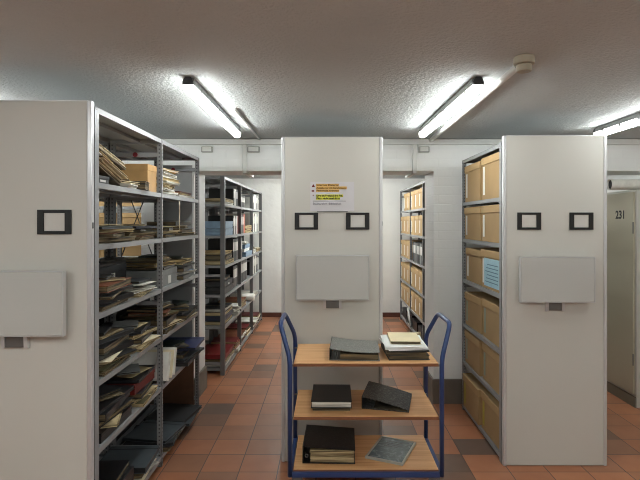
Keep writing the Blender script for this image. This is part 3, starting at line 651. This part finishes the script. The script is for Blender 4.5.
# ------------------------------------------------------------------ back room, box rack
XE = 1.185; EL = [.08, .35, .68, 1.05, 1.42, 1.775]
rackE = rack('shelving_rack', 'three-bay grey rack of kraft boxes seen through the passage', XE, XE+.66, 5.27, 3, .97, EL, 2.11, True)
GE = 'kraft boxes in the back room rack'
n_of = ['first', 'second', 'third', 'fourth', 'fifth', 'sixth', 'seventh']
rows = {5: [0, 1, 2, 3, 4], 4: [0, 1, 2, 3, 4, 5], 3: [3, 4, 5], 2: [0, 1, 2, 3, 4, 5], 1: [0, 1, 2, 3, 4, 5]}
for lv, ks in rows.items():
    for k in ks:
        b = k // 3; y = 5.27 + .97 + b*.97 + .17 + (k % 3)*.313
        h = {5: .26, 4: .265, 3: .26, 2: .27, 1: .26}[lv]
        archive_box(XE+.008, y, EL[lv]+.0008, .295, h, .30, f"kraft box, {n_of[k]} along the {CN[lv]} shelf of the rack beyond the passage", GE, slip='white')
for k, (c, y) in enumerate((('black', 6.36), ('grey', 6.45), ('dark grey', 6.55), ('black', 6.66), ('grey', 6.77), ('black', 6.88), ('dark grey', 6.99))):
    upright(XE+.15, y, EL[3]+.0008, .08, .28, .27, c, f"{c} file, {n_of[k]} of those between boxes in the rack beyond the passage", 'dark files in the back room rack', face=-1)
for k, y in enumerate((6.5, 6.98, 7.5, 7.92)):
    it = item('box', 'black' if k % 2 else 'dark grey', .38, .30, .14, (XE+.175, y, EL[0]+.001), (0, 0, 0), f"dark low box, {n_of[k]} along the bottom shelf of the rack beyond the passage", 'dark boxes on the bottom shelf beyond the passage')
tag(MB().tube([(XE-.016, 7.10, .12), (XE-.016, 7.40, .12), (XE-.016, 7.26, .34)], .014, 8, closed=True).build('triangle_hanger', M_WHITE), 'white triangular wire hanger at the foot of the rack beyond the passage', 'hanger')
tag(MB().tube([(XE-.06, 6.42, EL[0]+.054), (XE+.01, 6.42, EL[0]+.054)], .05, 14).build('cardboard_tube', cm('beige')), 'end of a beige cardboard tube low on the rack beyond the passage', 'tube')

# rack of boxes across the back room, seen through the document rack
t = thing('shelving_rack', 'grey rack of kraft boxes glimpsed through the document rack', 'shelving rack', (-2.72, 5.75, 0))
for px in (-.66, 0, .66):
    for py in (0, .33): part('post', MB().box(-.0175, .0175, -.0175, .0175, 0, 2.1), M_POST, t, loc=(px, py, 0))
FL = [.08, .42, .76, 1.10, 1.44, 1.78]
for z in FL + [2.1]:
    for a in (-.64, .02): part('shelf', MB().box(a, a+.62, -.015, .345, z-.003, z).box(a, a+.62, -.017, -.015, z-.033, z), M_SHELF, t)
for lv in (2, 3, 4, 5):
    for k in range(4):
        archive_box(-2.72-.475+k*.305+(.03 if k > 1 else -.0), 5.745, FL[lv]+.001, .29, .265, .31, f"kraft box, {n_of[k]} along the {CN[lv]} shelf of the rack glimpsed through the document rack", 'kraft boxes glimpsed through the document rack', axis='y', parts=False)

# ------------------------------------------------------------------ lockers
for k in range(3):
    y0 = 4.28 + k*.62
    t = thing('locker', ['tall khaki-grey steel locker numbered 231 with a paper roll on top', 'second khaki-grey locker, behind the numbered one', 'third khaki-grey locker, farthest in the row'][k], 'locker', (2.64, y0, 0), group='steel lockers')
    part('body', MB().box(.012, .5, 0.002, .612, .0, 1.88), M_LOCKEREND, t, bevel=.004)
    part('plinth', MB().box(.002, .0115, .0, .614, 0, .09), mat('locker_plinth', (120, 116, 102), .5, noise=.03), t)
    d = part('door', MB().box(-.004, .0115, .022, .596, .11, 1.862), M_LOCKER, t, bevel=.004)
    part('handle', MB().box(-.018, -.0045, .535, .55, .98, 1.06), M_STEEL, d, bevel=.003)
    part('hinge', MB().tube([(-.006, .02, 1.5), (-.006, .02, 1.6)], .005, 8), M_STEEL, d)
    part('hinge', MB().tube([(-.006, .02, .36), (-.006, .02, .46)], .005, 8), M_STEEL, d)
    if k == 0:
        o = text('number_text', '231', .1, d, INKB, (-.0045, .23, 1.615), (R(90), 0, R(-90)), bold=.003)
        o.location = (-.0045, .285, 1.632)
t = thing('paper_roll', 'thick white paper roll lying across the top of the numbered locker', 'paper roll', (2.46, 4.36, 1.88+.0475))
part('roll', MB().tube([(0, 0, 0), (.62, 0, 0)], .046, 24, caps=False), cm('white'), t)
part('core', MB().tube([(.02, 0, 0), (.61, 0, 0)], .043, 20), M_DARKMETAL, t)

# ------------------------------------------------------------------ trolley
CXL, CXR, CY0, CY1 = -.214, .64, 2.80, 3.255
t = thing('book_trolley', 'blue tubular trolley with three beech shelves before the central panel', 'trolley', ((CXL+CXR)/2, (CY0+CY1)/2, 0))
hx = (CXR-CXL)/2; hy = (CY1-CY0)/2; r = .0135
for s in (-1, 1):
    pts = [(s*hx, -hy, .17), (s*hx, -hy, .83), (s*(hx+.06), -hy+.05, 1.02), (s*(hx+.06), hy-.09, 1.02), (s*hx, hy, .86), (s*hx, hy, .17)]
    part('side_frame', MB().tube(fillet(pts, .05, 6), r, 12), M_BLUE, t)
part('bottom_frame', MB().box(-hx+.013, hx-.013, -hy-.013, -hy+.013, .168, .198).box(-hx+.013, hx-.013, hy-.013, hy+.013, .168, .198)
     .box(-hx-.012, -hx+.0128, -hy, hy, .168, .192).box(hx-.0128, hx+.012, -hy, hy, .168, .192), M_BLUE, t, bevel=.003)
shelf_z = (.208, .505, .805)
for z in shelf_z:
    sh = part('shelf', MB().box(-hx+.02, hx-.018, -hy+.002, hy-.002, z-.016, z), M_WOOD, t, bevel=.002)
    part('edge_band', MB().box(-hx+.02, hx-.018, -hy-.0005, -hy+.0015, z-.018, z-.001), M_WOODEDGE, sh)
    if z > .3:
        for sx in (-1, 1):
            for sy in (-1, 1):
                part('shelf_bracket', MB().box(*sorted((sx*(hx-.045), sx*(hx+.002))), sy*(hy-.03)-.012, sy*(hy-.03)+.012, z-.0225, z-.0165), M_STEEL, sh)
for sx in (-1, 1):
    for sy in (-1, 1):
        cs = part('caster', MB().box(-.03, .03, -.03, .03, .15, .167).box(-.022, -.018, -.012, .03, .05, .15).box(.018, .022, -.012, .03, .05, .15), M_STEEL, t, loc=(sx*(hx-.04), sy*(hy-.03), 0))
        part('wheel', MB().tube([(-.014, .012, .0625), (.014, .012, .0625)], .0622, 24), M_RUBBER, cs)
bpy.context.view_layer.update()

def on_trolley(label, cat, name, x, y, z, yaw): return thing(name, label, cat, (x, y, z), (0, 0, yaw), 'documents on the trolley')
# top: grey speckled ring binder, its cover sprung open
Z = .8058
b = on_trolley('grey speckled ring binder lying on the trolley\'s top shelf', 'binder', 'ring_binder', .162, 3.0, Z, R(-3))
def wedge(L, D, t0, t1, c, warp=.0):
    """cover boards: bottom flat, top rising from t0 (front-edge side) along -x..+x"""
    m = MB().box(-L/2, L/2, -D/2, D/2, 0, c)
    n = 8
    for k in range(n):
        xa, xb = -L/2+L*k/n, -L/2+L*(k+1)/n
        f = lambda x: t0+(t1-t0)*((x+L/2)/L) + warp*math.sin(math.pi*(x+L/2)/L)
        za, zb = f(xa), f(xb)
        m.add([(xa, -D/2, za-c), (xb, -D/2, zb-c), (xb, D/2, zb-c), (xa, D/2, za-c), (xa, -D/2, za), (xb, -D/2, zb), (xb, D/2, zb), (xa, D/2, za)],
              [(3, 2, 1, 0), (4, 5, 6, 7), (0, 1, 5, 4), (1, 2, 6, 5), (2, 3, 7, 6), (3, 0, 4, 7)])
    return m
cv = wedge(.285, .30, .068, .048, .003, -.008); part('cover', cv, M_GREYCOVER, b)
part('spine', MB().box(-.146, -.1428, -.15, .15, 0, .07), cm('black'), b)
part('pages', MB().box(-.085, .135, -.142, .142, .0035, .034), M_PAGED, b)
for yy in (-.12, .12):
    part('arch_mechanism', MB().tube([(-.115, yy, .004), (-.115, yy, .05), (-.10, yy, .05), (-.10, yy, .004)], .004, 6), M_STEEL, b)
# stack of papers with cream pad
b = on_trolley('dark folder at the base of the paper stack on the trolley\'s top shelf', 'folder', 'folder', .462, 3.02, Z, R(2))
part('cover', MB().box(-.118, .118, -.16, .16, 0, .003).box(-.118, .118, -.155, .155, .022, .025).box(-.118, .118, .157, .16, .003, .022), cm('dark grey'), b); part('pages', MB().box(-.114, .114, -.152, .152, .0035, .0215), M_PAGED, b)
zz = Z+.026
for k, (lbl, wx, dy, th, yw, m, dx) in enumerate((('olive-edged bundle second up in the trolley\'s paper stack', .232, .30, .016, -3, M_PAGED, -.003),
        ('slim dark file third up in the trolley\'s paper stack', .228, .29, .008, 3, cm('dark grey'), .004))):
    mb = MB()
    for q in range(3): mb.box(-wx/2+q*.002, wx/2-q*.001, -dy/2, dy/2, q*th/3, (q+1)*th/3-.0006)
    o = mb.build('document_bundle', m, loc=(.462+dx, 3.02, zz), rot=(0, 0, R(yw))); tag(o, lbl, 'documents', 'documents on the trolley'); zz += th+.001
mb = MB()
for q in range(7):
    M = Matrix.Rotation(R(rnd.uniform(-5, 5)), 4, 'Z') @ Matrix.Translation((rnd.uniform(-.006, .006), 0, 0)); mb.box(-.118, .118, -.155, .155, q*.003, q*.003+.0024, 0, M)
o = mb.build('paper_sheaf', mat('bright_paper', (232, 234, 232), .6, noise=.03), loc=(.458, 3.03, zz), rot=(0, 0, R(1))); tag(o, 'loose white papers under the cream folder on the trolley', 'papers', 'documents on the trolley'); zz += .022
b = on_trolley('small cream folder topmost on the trolley\'s paper stack', 'folder', 'folder', .464, 3.05, zz, R(-2))
part('cover', MB().box(-.09, .09, -.12, .12, 0, .002).box(-.09, .09, -.12, .12, .016, .018).box(-.09, .09, .118, .12, .002, .016), mat('cream_card', (228, 214, 176), .65, noise=.05), b); part('pages', MB().box(-.085, .085, -.115, .117, .0024, .0156), M_PAGED, b)
# middle
Z = .5058
b = on_trolley('black bound volume lying on the trolley\'s middle shelf', 'book', 'bound_volume', .022, 3.03, Z+.0165, R(-1))
part('cover', MB().box(-.118, .118, -.15, .15, 0, .004).box(-.118, .118, -.15, .15, .036, .041).box(-.118, .118, .146, .15, .004, .036), cm('black', .35), b, bevel=.001); part('pages', MB().box(-.113, .113, -.144, .1455, .0045, .0355), M_PAGEW, b)
o = MB().box(-.108, .108, -.142, .14, 0, .0055).box(-.11, .108, -.144, .141, .006, .011).box(-.108, .11, -.142, .14, .0115, .016).build('document_bundle', M_PAGED, loc=(.022, 3.03, Z), rot=(0, 0, R(-1)))
tag(o, 'thin dark bundle beneath the black volume on the trolley\'s middle shelf', 'documents', 'documents on the trolley')
b = on_trolley('black marbled binder lying skewed on the trolley\'s middle shelf', 'binder', 'ring_binder', .365, 3.03, Z, R(-13))
part('cover', wedge(.27, .29, .072, .012, .003, .004), M_MARBLE, b)
part('spine', MB().box(-.1385, -.1353, -.145, .145, 0, .073), cm('black'), b)
part('pages', MB().box(-.07, .125, -.135, .135, .0035, .008), M_PAGED, b)
# bottom
Z = .2088
b = on_trolley('thick black marbled ledger box on the trolley\'s bottom shelf', 'binder', 'ring_binder', .012, 3.02, Z, R(-2))
part('cover', wedge(.30, .31, .098, .08, .004, 0), M_MARBLED, b)
part('spine', MB().box(-.154, -.1505, -.155, .155, 0, .1), cm('black'), b)
mb = MB()
for q in range(10): mb.box(-.11+rnd.uniform(-.003, .003), .143+rnd.uniform(-.004, .003), -.147+rnd.uniform(-.003, .003), .145, .0045+q*.0069, .0045+q*.0069+.0065)
part('pages', mb, M_PAGES, b)
part('finger_ring', MB().tube([(-.13+.009*math.cos(k*math.pi/6), -.1555, .045+.009*math.sin(k*math.pi/6)) for k in range(12)], .0025, 6, closed=True), M_STEEL, b)
b = on_trolley('grey-blue slate panel in a pale frame on the trolley\'s bottom shelf', 'framed panel', 'framed_panel', .385, 3.025, Z, R(-24))
part('frame', MB().box(-.115, .115, -.155, -.143, 0, .014).box(-.115, .115, .143, .155, 0, .014).box(-.115, -.103, -.143, .143, 0, .014).box(.103, .115, -.143, .143, 0, .014), mat('pale_frame', (168, 166, 156), .4, noise=.04), b, bevel=.002)
part('picture_sheet', MB().box(-.1028, .1028, -.1428, .1428, .002, .010), mottled_mat('slate_print', (96, 110, 114), (132, 146, 148), 22, .25), b)
mb = MB()
for q in range(4): mb.box(-.06, .05-.02*(q % 2), .10-q*.022, .108-q*.022, .0102, .0106)
part('printed_lines', mb, mat('print_dark', (50, 58, 62), .5, noise=0), b)
